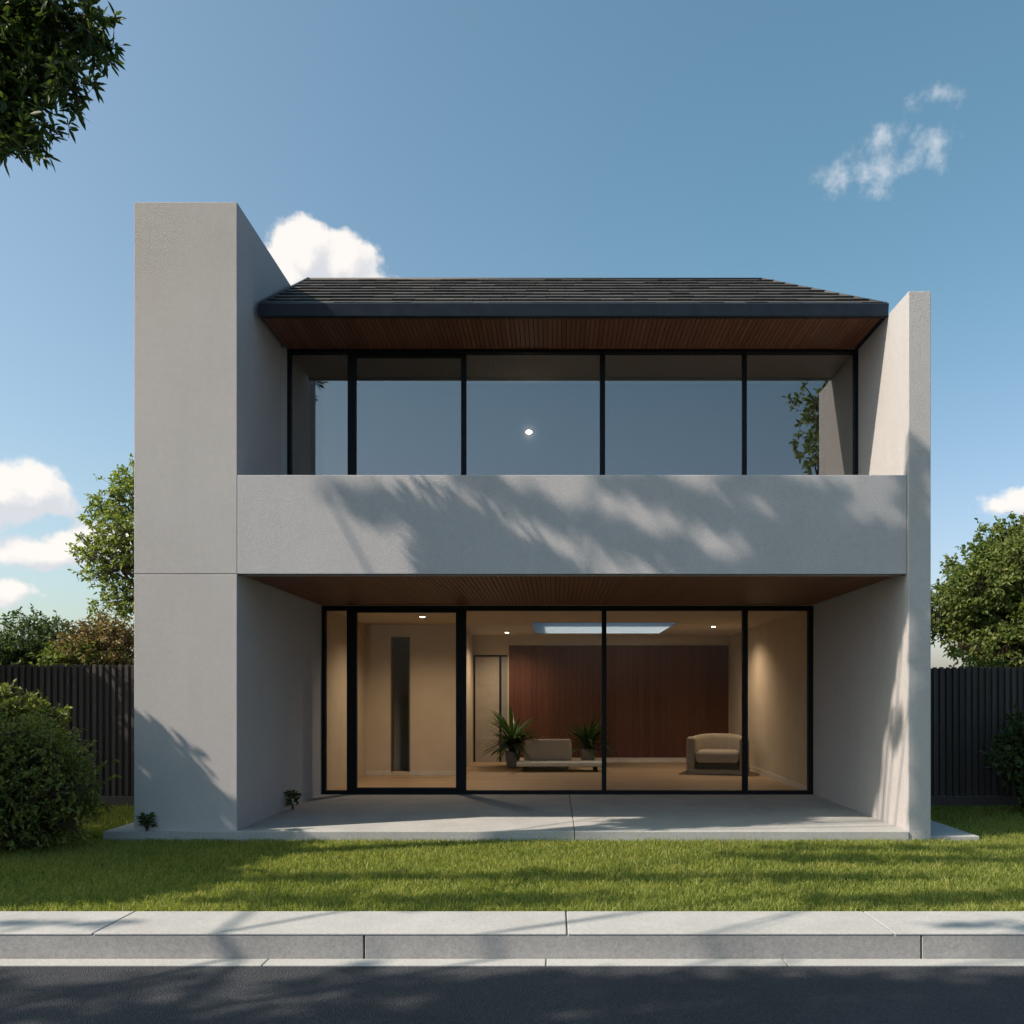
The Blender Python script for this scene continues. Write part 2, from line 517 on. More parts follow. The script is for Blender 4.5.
# slates in overlapping courses
def courses():
    mb = MB(); N = 9
    v = Vector((0, RY - EY, RZ - EZ)); L = v.length; u = v.normalized()
    nrm = Vector((0, -u.z, u.y)).normalized()
    if nrm.z < 0: nrm = -nrm
    for i in range(N):
        s0, s1 = i / N, (i + 1) / N + .02
        xr0 = EXR + (RXR - EXR) * s0; xr1 = EXR + (RXR - EXR) * min(s1, 1)
        x = EXL - (.12 if i % 2 else 0)
        while x < xr0 - .02:
            w = random.uniform(.20, .30)
            a = max(x, EXL - .008); b = min(x + w - .004, xr0)
            b1 = min(b, xr1); 
            if b1 <= a + .01: b1 = a + .012
            dz = random.uniform(-.003, .004); dl = random.uniform(-.006, .005)
            p = Vector((0, EY, EZ)); lo = p + u * (L * s0 + dl); hi = p + u * (L * min(s1, 1.0))
            t0 = .030 + dz; t1 = .004
            lo_t = lo + nrm * t0; hi_t = hi + nrm * t1; lo_b = lo + nrm * .002; hi_b = hi + nrm * (-.006)
            vs_ = [(a, *lo_b.yz), (b, *lo_b.yz), (b1, *hi_b.yz), (a, *hi_b.yz),
                   (a, *lo_t.yz), (b, *lo_t.yz), (b1, *hi_t.yz), (a, *hi_t.yz)]
            mb.add(vs_, [(0, 3, 2, 1), (4, 5, 6, 7), (0, 1, 5, 4), (1, 2, 6, 5), (2, 3, 7, 6), (3, 0, 4, 7)])
            x += w
    return mb
courses().build('slates', SLATE, roof)
mb = MB()
mb.tube([(RXL, RY, RZ + .0), (RXR, RY, RZ + .0)], [.028, .028], 10)
mb.tube([(EXR, EY, EZ + .012), (RXR, RY, RZ + .0)], [.022, .026], 8)
mb.tube([(EXL - .012, EY, EZ + .012), (RXL - .012, RY, RZ + .01)], [.026, .026], 8)
mb.build('ridge_cap', SLATE, roof, smooth=True)
mb = MB()
prof = [(10.535, 6.335), (10.52, 6.322), (10.545, 6.185), (10.60, 6.180), (10.63, 6.20), (10.63, 6.345), (10.60, 6.345), (10.585, 6.30), (10.55, 6.30)]
xa, xb = EXL - .012, EXR + .004
vs_ = [(xa, y, z) for y, z in prof] + [(xb, y, z) for y, z in prof]; k = len(prof)
mb.add(vs_, [tuple((i, (i + 1) % k, (i + 1) % k + k, i + k)) for i in range(k)] + [tuple(reversed(range(k))), tuple(range(k, 2 * k))])
mb.build('roof_gutter', GUTTER_M, roof)
mb = MB(); mb.box(EXL, EXR, 10.632, 10.66, 6.21, 6.33)
mb.build('fascia_board', FRAME, roof)
slats(EXL + .01, XR0 - .006, 10.662, UY - .002, ZS, .052, .007).build('eaves_soffit', SOFFIT, roof)
mb = MB(); mb.box(EXL + .005, XR0 - .002, 10.665, UY - .01, ZS + .023, ZS + .08); mb.build('soffit_backing', DARK, roof)
mb = MB(); mb.box(XR0 - .05, XR0 - .0015, 10.664, UY - .003, ZS - .004, ZS + .0225); mb.build('soffit_trim', FRAME, roof)

# first-floor glazing --------------------------------------------
def X(px, Y): return (px - PX) * Y / F
upper = thing('x', None, None); upper.name = 'upper_window'; upper.parent = house; upper.location = (0, -YF, 0)
del_keys = [k for k in upper.keys()]
mb = MB()
zt, zb = ZS - .002, 3.152
def vert(x0, x1, y0=UY, y1=UY + .09, z0=zb, z1=zt): mb.box(x0, x1, y0, y1, z0, z1)
ub = [(287, 290.5), (347.5, 355.5), (461, 466), (600, 605.2), (743, 747), (853.5, 857)]
ub = [(X(a, UY), X(b, UY)) for a, b in ub]
ub[-1] = (XR0 - .05, XR0 - .002)
for a, b in ub: vert(a, b, z0=zb + .061, z1=zt - .046)
mb.box(ub[0][0], ub[-1][1], UY - .003, UY + .093, zt - .045, zt)
mb.box(ub[0][0], ub[-1][1], UY - .003, UY + .093, zb, zb + .06)
mb.box(ub[1][1] + .001, ub[2][0] - .001, UY + .01, UY + .08, zt - .095, zt - .046)
mb.build('window_frame', FRAME, upper, bevel=.004, seg=1)
for i in range(len(ub) - 1):
    g = MB(); g.box(ub[i][1] - .01, ub[i + 1][0] + .01, UY + .04, UY + .046, zb + .05, zt - .04)
    g.build('pane', GLASS_UP, upper)
mb = MB(); mb.box(XL1, ub[0][0] - .001, UY + .004, UY + .2, 3.15, ZS + .02); hb(mb, 'window_jamb', STUCCO)
# first-floor room behind the coated glass
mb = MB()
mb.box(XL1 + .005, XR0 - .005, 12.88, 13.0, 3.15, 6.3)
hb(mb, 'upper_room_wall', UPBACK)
mb = MB(); mb.box(-3.42, -2.98, 12.80, 12.878, 3.17, ZS - .001); hb(mb, 'reflection_pier', TAUPE)  # pale pier added in place of a reflection in the left pane
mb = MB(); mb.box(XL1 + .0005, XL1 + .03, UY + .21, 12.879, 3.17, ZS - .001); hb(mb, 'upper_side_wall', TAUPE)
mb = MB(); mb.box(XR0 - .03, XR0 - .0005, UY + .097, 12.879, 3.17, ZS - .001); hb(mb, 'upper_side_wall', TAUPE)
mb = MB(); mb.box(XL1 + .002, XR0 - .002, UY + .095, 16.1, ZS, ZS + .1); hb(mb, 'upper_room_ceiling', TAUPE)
mb = MB(); mb.box(XL1 + .004, XR0 - .004, UY + .1, 12.879, 3.1502, 3.165); hb(mb, 'upper_room_floor', OAK)
mb = MB(); mb.box(XL1 + .01, XR0 - .01, 16.1, 16.3, 3.15, 6.3); hb(mb, 'rear_wall', STUCCO)

# ground-floor glazing -------------------------------------------
lower = thing('x', None, None); lower.name = 'glass_front'; lower.parent = house; lower.location = (0, -YF, 0)
zt, zb = ZB0 + .003, FL + .001
lb = [(320.5, 324), (347, 356.5), (456, 466), (602, 606.5), (743, 748), (807, 811)]
lb = [(X(a, GY), X(b, GY)) for a, b in lb]
lb[0] = (XL1 + .001, XL1 + .06); lb[-1] = (XR0 - .075, XR0 - .001)
mb = MB()
y0, y1 = GY, GY + .10
for i, (a, b) in enumerate(lb):
    if i in (1, 2): continue
    mb.box(a, b, y0, y1, zb + .056, zt - .076)
mb.box(lb[0][0], lb[1][0] - .001, y0 - .003, y1, zt - .075, zt)
mb.box(lb[1][0], lb[2][1], y0 - .003, y1, zt - .075, zt)
mb.box(lb[2][1] + .001, lb[-1][1], y0 - .003, y1, zt - .075, zt)
mb.box(lb[0][0], lb[-1][1], y0 - .003, y1, zb, zb + .055)
mb.build('window_frame', FRAME, lower, bevel=.004, seg=1)
for i in (0, 2, 3, 4):
    g = MB(); g.box(lb[i][1] - (.01 if i not in (2,) else 0), lb[i + 1][0] + (.01 if i != 0 else 0), GY + .045, GY + .051, zb + .05, zt - .07)
    g.build('pane', GLASS_LO, lower)
# sliding door leaf with its own heavy stiles
mb = MB()
mb.box(lb[1][0], lb[1][1], y0 - .02, y1 - .02, zb + .056, zt - .076)
mb.box(lb[2][0], lb[2][1], y0 - .02, y1 - .02, zb + .056, zt - .076)
mb.box(lb[1][1], lb[2][0], y0 - .018, y1 - .022, zb + .056, zb + .10)
mb.box(lb[1][1], lb[2][0], y0 - .018, y1 - .022, zt - .105, zt - .076)
door = hb(mb, 'sliding_door', FRAME, bevel=.004, seg=1)
g = MB(); g.box(lb[1][1] - .01, lb[2][0] + .01, GY + .02, GY + .026, zb + .09, zt - .10); g.build('door_pane', GLASS_LO, door)
g = MB(); g.box(lb[2][0] + .05, lb[2][0] + .075, y0 - .06, y0 - .021, .95, 1.35); g.build('handle', FRAME, door, bevel=.004)

# ground-floor room ----------------------------------------------
CZ = 2.95
WY, PXW, KY = 16.8, X(473, 20.1), 20.1
mb = MB()                                              # boarded floor
y = GY + .10; wdt = .16; ix = 0
while y < KY + .1:
    x = -3.9 - random.uniform(0, 1.5)
    while x < XR0:
        ln = random.uniform(1.6, 2.6); a, b = max(x, XL1), min(x + ln - .002, XR0)
        if b > a: mb.box(a, b, y, y + wdt - .002, FL - .02, FL)
        x += ln
    y += wdt
hb(mb, 'floorboards', OAK)
mb = MB(); mb.box(XL1 - .2, XR1, GY, KY + .3, -.2, FL - .022); hb(mb, 'floor_slab', DARK)
SKX0, SKX1, SKY0, SKY1 = -.47, 2.35, 16.35, 19.5
mb = MB()
mb.box(XL1 - .2, SKX0, GY + .001, KY + .3, CZ, 3.018)
mb.box(SKX1, XR1 - .01, GY + .001, KY + .3, CZ, 3.018)
mb.box(SKX0, SKX1, GY + .001, SKY0, CZ, 3.018)
mb.box(SKX0, SKX1, SKY1, KY + .3, CZ, 3.018)
hb(mb, 'room_ceiling', CEIL)
mb = MB()
mb.box(XL1 - .2, SKX0 - .002, 16.302, KY + .3, 3.02, 3.25)
mb.box(SKX1 + .002, XR1, 16.302, KY + .3, 3.02, 3.25)
mb.box(SKX0 - .002, SKX1 + .002, SKY1 + .002, KY + .3, 3.02, 3.25)
hb(mb, 'flat_roof', CONC)
# skylight with an opal pane
t = NT('opal_glass'); t.base((.7, .74, .78)); t.rough(.3)
tr = t.n('ShaderNodeBsdfTranslucent'); tr.inputs['Color'].default_value = (.62, .68, .74, 1)
mx = t.n('ShaderNodeMixShader'); mx.inputs[0].default_value = .8
t.l(t.b.outputs[0], mx.inputs[1]); t.l(tr.outputs[0], mx.inputs[2]); t.l(mx.outputs[0], t.out.inputs['Surface'])
mb = MB(); mb.box(SKX0 + .001, SKX1 - .001, SKY0 + .001, SKY1 - .001, CZ + .012, CZ + .022)
sk = hb(mb, 'skylight', t.m)
mb = MB()
mb.box(SKX0 + .001, SKX0 + .03, SKY0 + .031, SKY1 - .031, CZ - .006, CZ + .011); mb.box(SKX1 - .03, SKX1 - .001, SKY0 + .031, SKY1 - .031, CZ - .006, CZ + .011)
mb.box(SKX0 + .001, SKX1 - .001, SKY0 + .001, SKY0 + .03, CZ - .006, CZ + .011); mb.box(SKX0 + .001, SKX1 - .001, SKY1 - .03, SKY1 - .001, CZ - .006, CZ + .011)
mb.build('skylight_frame', GREYTOP, sk)
# walls
OX0, OX1 = X(391, WY), X(410, WY)
mb = MB()
mb.box(XL1 - .2, XL1, 13.72, WY, 0, CZ)
mb.box(XL1 - .2, OX0, WY, WY + .14, 0, CZ)
mb.box(OX1, PXW, WY, WY + .14, 0, CZ)
mb.box(OX0, OX1, WY, WY + .14, 2.70, CZ)
mb.box(OX0, OX1, WY, WY + .14, 0, .10)
mb.box(PXW - .12, PXW, WY + .14, KY, 0, CZ)
mb.box(XR0, XR1 - .005, 13.596, KY, 0, CZ)
mb.box(PXW - .12, XR1 - .005, KY, KY + .2, 0, CZ)
hb(mb, 'inner_wall', PLASTER)
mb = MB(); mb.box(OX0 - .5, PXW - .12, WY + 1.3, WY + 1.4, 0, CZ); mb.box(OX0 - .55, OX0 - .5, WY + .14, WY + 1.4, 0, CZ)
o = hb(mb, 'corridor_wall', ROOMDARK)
mb = MB()
mb.box(OX0 - .001, OX0 + .025, WY - .012, WY + .15, .10, 2.70); mb.box(OX1 - .025, OX1 + .001, WY - .012, WY + .15, .10, 2.70); mb.box(OX0 + .025, OX1 - .025, WY - .012, WY + .15, 2.672, 2.70)
hb(mb, 'doorway_lining', m_plain('doorway_lining', (.12, .10, .085), .6))
mb = MB()                                              # skirting
SK_M = m_plain('skirting', (.60, .54, .46), .6)
mb.box(XL1 + .003, OX0 - .002, WY - .014, WY - .001, FL, FL + .09); hb(mb, 'skirting', SK_M)
mb = MB(); mb.box(OX1 + .002, PXW, WY - .014, WY - .001, FL, FL + .09); hb(mb, 'skirting', SK_M)
mb = MB(); mb.box(X(509, KY) + .02, XR0 - .001, KY - .045, KY - .031, FL, FL + .10); hb(mb, 'skirting', SK_M)
mb = MB(); mb.box(XR0 - .014, XR0 - .001, 13.75, KY - .05, FL, FL + .09)
hb(mb, 'skirting', SK_M)
# walnut wall panel: narrow boards
mb = MB(); x = X(509, KY)
while x < XR0 - .16:
    w = .13; mb.box(x, x + w - .004, KY - .03, KY - .002, FL + .102, 2.72); x += w
hb(mb, 'wall_panel', PANEL)
mb = MB(); dx0, dx1 = X(474, KY), X(507.5, KY)
mb.box(dx0, dx0 + .03, KY - .03, KY - .002, FL, 2.46); mb.box(dx1 - .19, dx1 - .14, KY - .03, KY - .002, FL, 2.46); mb.box(dx0, dx1, KY - .034, KY - .002, 2.462, 2.50)
fr = hb(mb, 'inner_door_frame', FRAME)
mb = MB(); mb.box(dx0 + .031, dx1 - .191, KY - .022, KY - .004, FL + .01, 2.46); dl = mb.build('inner_door', m_plain('inner_door', (.36, .31, .25), .6), fr)
mb = MB(); mb.box(dx1 - .139, dx1, KY - .02, KY - .004, FL, 2.46); mb.build('side_light', m_plain('side_light', (.25, .24, .22), .4), fr)
mb = MB(); mb.tube([(dx1 - .25, KY - .06, .95), (dx1 - .25, KY - .06, 1.25)], [.012, .012], 8); mb.build('handle', METAL, fr)

# ------------------------------------------------------------------ downlights
LAMP = m_emit('lamp_glow', (1, .86, .66), 30)
def downlight(x, y, z, watt, label, size=1.5):
    d = thing('downlight', label, 'downlight', (x, y, z), 0, 'recessed ceiling downlights')
    mb = MB(); mb.lathe([(.044, -.012), (.062, -.010), (.066, -.001), (.044, -.001)], 20, cap=False); mb.build('trim_ring', METAL, d, smooth=True)
    mb = MB(); mb.lathe([(.001, -.0125), (.044, -.0125)], 16, cap=False)
    mb.build('lens', LAMP, d)
    l = bpy.data.lights.new('bulb', 'SPOT'); l.energy = watt; l.color = (1, .77, .53); l.spot_size = R(150); l.spot_blend = .9; l.shadow_soft_size = .06
    lo = bpy.data.objects.new('bulb', l); link(lo, d); lo.location = (0, 0, -.03)
    return d
downlight(-1.05, 19.0, CZ, 125, 'round warm downlight in the ground floor ceiling above the inner door')
downlight(3.15, 17.3, CZ, 120, 'round warm downlight in the ceiling above the armchair')
downlight(-2.30, 15.1, CZ, 135, 'added warm downlight behind the sliding door, lighting the left walls')  # added for the warm light on the left walls, source itself unseen
q = at(529, 432, 12.86)
wl = thing('wall_lamp', 'small oval lamp glowing on the wall behind the upper balcony glass', 'wall lamp', (q.x, 12.879, q.z))
mb = MB(); mb.lathe([(.001, 0), (.050, .0), (.050, .012), (.001, .012)], 24); o = mb.build('back_plate', METAL, wl, smooth=False); o.rotation_euler = (R(90), 0, 0); o.scale = (1, .62, 1)
mb = MB(); mb.lathe([(.042, .0122), (.040, .026), (.030, .034), (.001, .037)], 24); o = mb.build('shade', LAMP, wl, smooth=True); o.rotation_euler = (R(90), 0, 0); o.scale = (1, .62, 1)

# ------------------------------------------------------------------ furniture
def rbox(name, mat, parent, x0, x1, y0, y1, z0, z1, r=.06, seg=4):
    mb = MB(); mb.box(x0, x1, y0, y1, z0, z1)
    o = mb.build(name, mat, parent, bevel=r, seg=seg, smooth=True)
    return o

def tub_chair():
    c = thing('armchair', 'beige upholstered tub armchair against the right wall of the living room', 'armchair', (3.26, 17.35, FL), R(-14))
    c.scale = (1, 1, 1.14)
    # plinth and curved shell around a U
    mb = MB(); N = 28
    def u_path(rx, ry, k):
        a = math.pi * (-.02 + 1.04 * k / (N - 1))
        return Vector((rx * math.cos(a), -.10 + ry * math.sin(a), 0))
    prof = [(0, 0.09), (.02, .05), (.16, .05), (.19, .10), (.19, .60), (.165, .655), (.11, .675), (.05, .655), (.02, .60)]
    b = 0; m = len(prof)
    for k in range(N):
        for off, z in prof:
            p = u_path(.41 + off, .39 + off, k)
            sl = 1 - .10 * (abs(k - (N - 1) / 2) / ((N - 1) / 2)) ** 2
            # straight arms forward of the curve
            mb.v.append((p.x, p.y - (.0), z * sl if z > .3 else z))
    for k in range(N - 1):
        for i in range(m):
            i2 = (i + 1) % m
            mb.f.append((k * m + i, k * m + i2, (k + 1) * m + i2, (k + 1) * m + i))
    mb.f.append(tuple(range(m))); mb.f.append(tuple(reversed(range((N - 1) * m, N * m))))
    # arms continue forward as rounded blocks
    mb.build('backrest', FABRIC_D, c, smooth=True)
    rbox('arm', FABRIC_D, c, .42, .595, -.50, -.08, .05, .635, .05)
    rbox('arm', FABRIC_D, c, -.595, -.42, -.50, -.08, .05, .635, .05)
    rbox('seat', FABRIC, c, -.415, .415, -.54, .33, .20, .40, .07)
    mb = MB(); mb.box(-.41, .41, -.49, .30, .10, .199); mb.build('seat_gap', m_plain('dark_gap', (.05, .04, .035), .7), c)  # dark-coloured block stands for the shaded gap under the seat
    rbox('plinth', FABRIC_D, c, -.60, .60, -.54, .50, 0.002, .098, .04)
tub_chair()

def lounge_chair():
    p = at(548, 768, 18.35)
    c = thing('lounge_chair', 'beige low lounge chair with rounded back between the two leafy plants', 'lounge chair', (p.x, 18.35, FL), R(180))
    mb = MB()
    for z, w, d, y in ((.16, .48, .09, .20), (.24, .50, .10, .20), (.48, .50, .10, .24), (.60, .485, .085, .27), (.635, .45, .05, .28)):
        for a in range(24):
            t_ = 2 * math.pi * a / 24; cx, sx = math.cos(t_), math.sin(t_)
            mb.v.append((w * math.copysign(abs(cx) ** .35, cx), y + d * math.copysign(abs(sx) ** .6, sx), z))
    for i in range(4):
        for a in range(24):
            a2 = (a + 1) % 24
            mb.f.append((i * 24 + a, i * 24 + a2, (i + 1) * 24 + a2, (i + 1) * 24 + a))
    mb.f.append(tuple(reversed(range(24)))); mb.f.append(tuple(range(96, 120)))
    mb.build('backrest', FABRIC, c, smooth=True)
    rbox('seat', FABRIC, c, -.48, .48, -.38, .16, .14, .34, .07)
    rbox('plinth', FABRIC_D, c, -.44, .44, -.34, .26, .002, .139, .03)
lounge_chair()
def low_table():
    Y = 17.75
    x0, x1 = X(517, Y), X(603, Y)
    c = thing('low_table', 'long low pale table in front of the lounge chair', 'coffee table', ((x0 + x1) / 2, Y, FL), 0)
    w = (x1 - x0) / 2
    rbox('tabletop', GREYTOP, c, -w, w, -.28, .28, .11, .19, .012, 2)
    mb = MB(); mb.box(-w + .12, -w + .2, -.2, .2, .001, .109); mb.build('leg', FRAME, c)
    mb = MB(); mb.box(w - .2, w - .12, -.2, .2, .001, .109); mb.build('leg', FRAME, c)
low_table()

# ------------------------------------------------------------------ leaves
def leaf_arrays(base, dirs, length, width, fold=.35, droop=.15, rng=RNG):
    """each leaf: a folded six-vertex blade along dirs (N,3)"""
    N = len(base)
    d = dirs / (np.linalg.norm(dirs, axis=1, keepdims=True) + 1e-9)
    rv = rng.normal(size=(N, 3)); rv[:, 2] += .6
    side = np.cross(d, rv); side /= (np.linalg.norm(side, axis=1, keepdims=True) + 1e-9)
    nrm = np.cross(side, d)
    L = (length * rng.uniform(.65, 1.2, N))[:, None]; Wd = (width * rng.uniform(.7, 1.15, N))[:, None]
    dn = np.array([0, 0, -1.0]) * droop
    f = fold * Wd
    p0 = base
    p1 = base + d * L * .35 + side * Wd * .5 + nrm * f * .5 + dn * L * .10
    p2 = base + d * L * .72 + side * Wd * .38 + nrm * f * .4 + dn * L * .45
    p3 = base + d * L + dn * L
    p4 = base + d * L * .72 - side * Wd * .38 + nrm * f * .4 + dn * L * .45
    p5 = base + d * L * .35 - side * Wd * .5 + nrm * f * .5 + dn * L * .10
    V = np.stack([p0, p1, p2, p3, p4, p5], 1).reshape(-1, 3)
    k = np.arange(N)[:, None] * 6
    Q = np.concatenate([k + np.array([0, 1, 2, 3]), k + np.array([0, 3, 4, 5])], 1).reshape(-1, 4)
    return V, Q

def twig_foliage(blobs, ntwig, twig_len, per, length, width, spread=.9, droop=.15, out=.8, up=.25, rng=RNG, shell=2.2, keep=None, flat=1.0, yflat=1.0, along=None):
    """blobs: list of (cx,cy,cz,rx,ry,rz); twigs start in the blob and carry leaves"""
    B = np.array(blobs, float)
    vol = (B[:, 3] * B[:, 4] * B[:, 5]) ** (2 / 3)
    idx = rng.choice(len(B), ntwig, p=vol / vol.sum())
    u = rng.normal(size=(ntwig, 3)); u /= np.linalg.norm(u, axis=1, keepdims=True)
    rr = rng.random(ntwig) ** (1 / shell)
    P = B[idx, :3] + u * B[idx, 3:6] * rr[:, None]
    d = u * out + rng.normal(size=(ntwig, 3)) * .45; d[:, 2] = d[:, 2] * flat + up
    d[:, 1] *= yflat
    if along is not None: d = d * .45 + np.array(along)
    d /= np.linalg.norm(d, axis=1, keepdims=True)
    if keep is not None:
        k = keep(P + d * twig_len); P, d = P[k], d[k]
    n = len(P)
    tl = twig_len * rng.uniform(.6, 1.25, n)
    s = rng.uniform(.15, 1.0, (n, per)) ** .8
    base = P[:, None, :] + d[:, None, :] * (s * tl[:, None])[:, :, None]
    ld = d[:, None, :] * .75 + rng.normal(size=(n, per, 3)) * spread * np.array([1, max(yflat, .18), 1])
    V, Q = leaf_arrays(base.reshape(-1, 3), ld.reshape(-1, 3), length, width, droop=droop, rng=rng)
    return V, Q, P, d, tl

def stems_mesh(name, P, d, tl, r, mat, parent):
    n = len(P)
    a = np.cross(d, np.array([.3, .5, .8])); a /= np.linalg.norm(a, axis=1, keepdims=True)
    b = np.cross(d, a)
    E = P + d * tl[:, None]
    P = P - d * tl[:, None] * .5
    V = np.stack([P + a * r, P - a * r * .5 + b * r * .87, P - a * r * .5 - b * r * .87,
                  E + a * r * .3, E - a * r * .15 + b * r * .26, E - a * r * .15 - b * r * .26], 1).reshape(-1, 3)
    k = np.arange(n)[:, None] * 6
    Q = np.concatenate([k + np.array([0, 1, 4, 3]), k + np.array([1, 2, 5, 4]), k + np.array([2, 0, 3, 5])], 1).reshape(-1, 4)
    return quads_mesh(name, V, Q, mat, parent)

def limb(mb, a, b, r0, r1, sag=.0, wob=.12, n=7, k=7):
    a, b = Vector(a), Vector(b); L = (b - a).length
    off1 = Vector((random.uniform(-1, 1), random.uniform(-1, 1), random.uniform(-.3, .6))) * L * wob
    pts = []; rad = []
    for i in range(n):
        t_ = i / (n - 1)
        pts.append(a.lerp(b, t_) + off1 * math.sin(math.pi * t_) + Vector((0, 0, sag * math.sin(math.pi * t_))))
        rad.append(r0 + (r1 - r0) * t_)
    mb.tube(pts, rad, k)
    return pts

def tree(name, label, cat, base, blobs, trunk_top, tr, mat, ntwig, twig_len, per, length, width, group=None, bark=BARK, limbs=True, keep=None, stem_r=.004, fork=.55, lines=(), limb_blobs=None, limb_r=1.0, **kw):
    """tree: trunk (with limbs) + crown of leaf-bearing twigs"""
    base = Vector(base)
    root = thing(name, label, cat, base, 0, group)
    rel = [(b[0] - base.x, b[1] - base.y, b[2] - base.z, *b[3:]) for b in blobs]
    tt = Vector(trunk_top) - base
    mb = MB()
    pts = limb(mb, (0, 0, -.15), tt, tr, tr * .55, 0, .05, 9, 10)
    if limbs:
        for b in (rel if limb_blobs is None else [rel[i] for i in limb_blobs]):
            a = pts[int(len(pts) * random.uniform(fork, .98))]
            lp = limb(mb, a, Vector(b[:3]), tr * .42 * limb_r, tr * .10 * limb_r, .0, .12)
            for _ in range(4):
                e = Vector(b[:3]) + Vector((random.uniform(-.8, .8) * b[3], random.uniform(-.8, .8) * b[4], random.uniform(-.5, .8) * b[5]))
                limb(mb, lp[random.randint(3, 6)], e, tr * .14 * limb_r, tr * .03, 0, .12, 5, 5)
    for ln in lines:
        q_ = [pts[-2]] + [Vector(v) - base for v in ln]
        mb.tube(q_, [.016 * (1 - i / len(q_)) + .004 for i in range(len(q_))], 6)
    mb.build('trunk', bark, root, smooth=True)
    kp = None
    if keep is not None:
        off = np.array(base)
        kp = lambda p: keep(p + off)
    V, Q, P, d, tl = twig_foliage(rel, ntwig, twig_len, per, length, width, keep=kp, **kw)
    crown = quads_mesh('crown', V, Q, mat, root)
    stems_mesh('twigs', P, d, tl, stem_r, bark, root)
    return root

LEAF_DARK = m_leaf('leaf_dark', [(.028, .050, .014), (.045, .075, .020), (.065, .095, .028)], .30)
LEAF_OAK = m_leaf('leaf_mid', [(.065, .098, .028), (.12, .16, .045), (.20, .225, .075)], .38)
LEAF_LIGHT = m_leaf('leaf_light', [(.10, .145, .040), (.16, .20, .060), (.24, .265, .095)], .45)
LEAF_HEDGE = m_leaf('leaf_hedge', [(.038, .070, .030), (.060, .098, .038), (.095, .130, .052)], .28)
LEAF_BROWN = m_leaf('leaf_bronze', [(.11, .088, .038), (.155, .118, .055), (.20, .145, .075)], .28)
LEAF_BUSH = m_leaf('leaf_bush', [(.060, .090, .022), (.115, .150, .036), (.21, .22, .062)], .36)
LEAF_POT = m_leaf('leaf_house_plant', [(.020, .050, .014), (.035, .075, .020), (.050, .095, .028)], .25, .35)

# --- tree behind the fence, right
rng = np.random.default_rng(21)
def ball(c, r, n, sub, squash=1.0, rng=rng):
    out = []
    for i in range(n):
        u = rng.normal(size=3); u /= np.linalg.norm(u)
        rr = r * rng.uniform(.45, .82)
        s_ = sub * rng.uniform(.7, 1.3)
        out.append((c[0] + u[0] * rr, c[1] + u[1] * rr, c[2] + u[2] * rr * squash, s_, s_, s_ * .8))
    return out
Yt = 17.0
tree('leafy_tree', 'round leafy green tree behind the right fence beside the fin wall', 'tree', (9.05, Yt, -.09),
     ball((9.15, Yt, 3.5), 1.98, 40, .42, 1.0) , (9.05, Yt, 2.6), .15, LEAF_OAK, 5200, .30, 9, .105, .055, rng=np.random.default_rng(5), shell=2.8, up=.15)
# --- slender tree behind the fence, left
Yl = 16.0
sl_blobs = []
for px, py, r in ((118, 500, .35), (104, 512, .30), (130, 488, .42), (150, 480, .5), (120, 530, .45), (100, 545, .30), (94, 556, .25), (132, 548, .45),
                  (112, 570, .36), (96, 578, .26), (125, 592, .36), (150, 520, .6), (160, 560, .6), (175, 505, .6), (180, 585, .6), (110, 606, .28), (140, 610, .3)):
    q = at(px, py, Yl + random.uniform(-.5, .5)); sl_blobs.append((q.x, q.y, q.z, r, r, r * .6))
tree('slender_tree', 'airy light green tree rising behind the left fence next to the tower', 'tree', (at(165, 700, Yl).x, Yl, -.09), sl_blobs,
     (at(160, 560, Yl).x, Yl, at(160, 560, Yl).z), .11, LEAF_LIGHT, 1500, .22, 9, .085, .040, rng=np.random.default_rng(9), shell=2.0, up=.12, flat=.6)
# --- shrubs behind the left fence
def shrub(name, label, x, y, h, r, mat, n, seed, length=.10, width=.05, per=8, group=None, base_z=-.09, squash=.75, twig=.22, z0=.35, nb=14, sub=.42, **kw):
    rg = np.random.default_rng(seed)
    bl = []
    for i in range(nb):
        a = rg.uniform(0, 2 * math.pi); q = rg.uniform(.15, .8) * r; zz = rg.uniform(z0, .88) * h
        k = math.sqrt(max(.15, 1 - (zz / h) ** 2.4))
        s_ = sub * r * rg.uniform(.8, 1.3)
        bl.append((x + math.cos(a) * q * k, y + math.sin(a) * q * k, zz, s_, s_, s_ * squash))
    return tree(name, label, 'shrub', (x, y, base_z), bl, (x, y, h * .45), .05 * r + .02, mat, n, twig, per, length, width, group=group, rng=rg, shell=2.6, fork=.2, **kw)
gp = 'shrubs growing behind the left fence'
shrub('shrub', 'dark green shrub behind the left fence at the edge of the view', at(5, 650, 15).x, 15.0, 2.75, 1.15, LEAF_HEDGE, 2000, 31, group=gp, length=.09, width=.042)
shrub('shrub', 'fresh green shrub with spiky top behind the left fence', at(62, 640, 15.3).x, 15.3, 2.95, 1.05, LEAF_HEDGE, 2100, 32, group=gp, length=.085, width=.036, up=.45)
shrub('shrub', 'bronze brown shrub behind the left fence touching the tower', at(112, 640, 14.8).x, 14.8, 3.0, 1.0, LEAF_BROWN, 2300, 33, group=gp, length=.078, width=.036)
shrub('shrub', 'small olive green shrub low between the bronze and spiky shrubs', at(84, 652, 14.4).x, 14.4, 2.45, .75, LEAF_OAK, 1300, 34, group=gp, length=.078, width=.036)
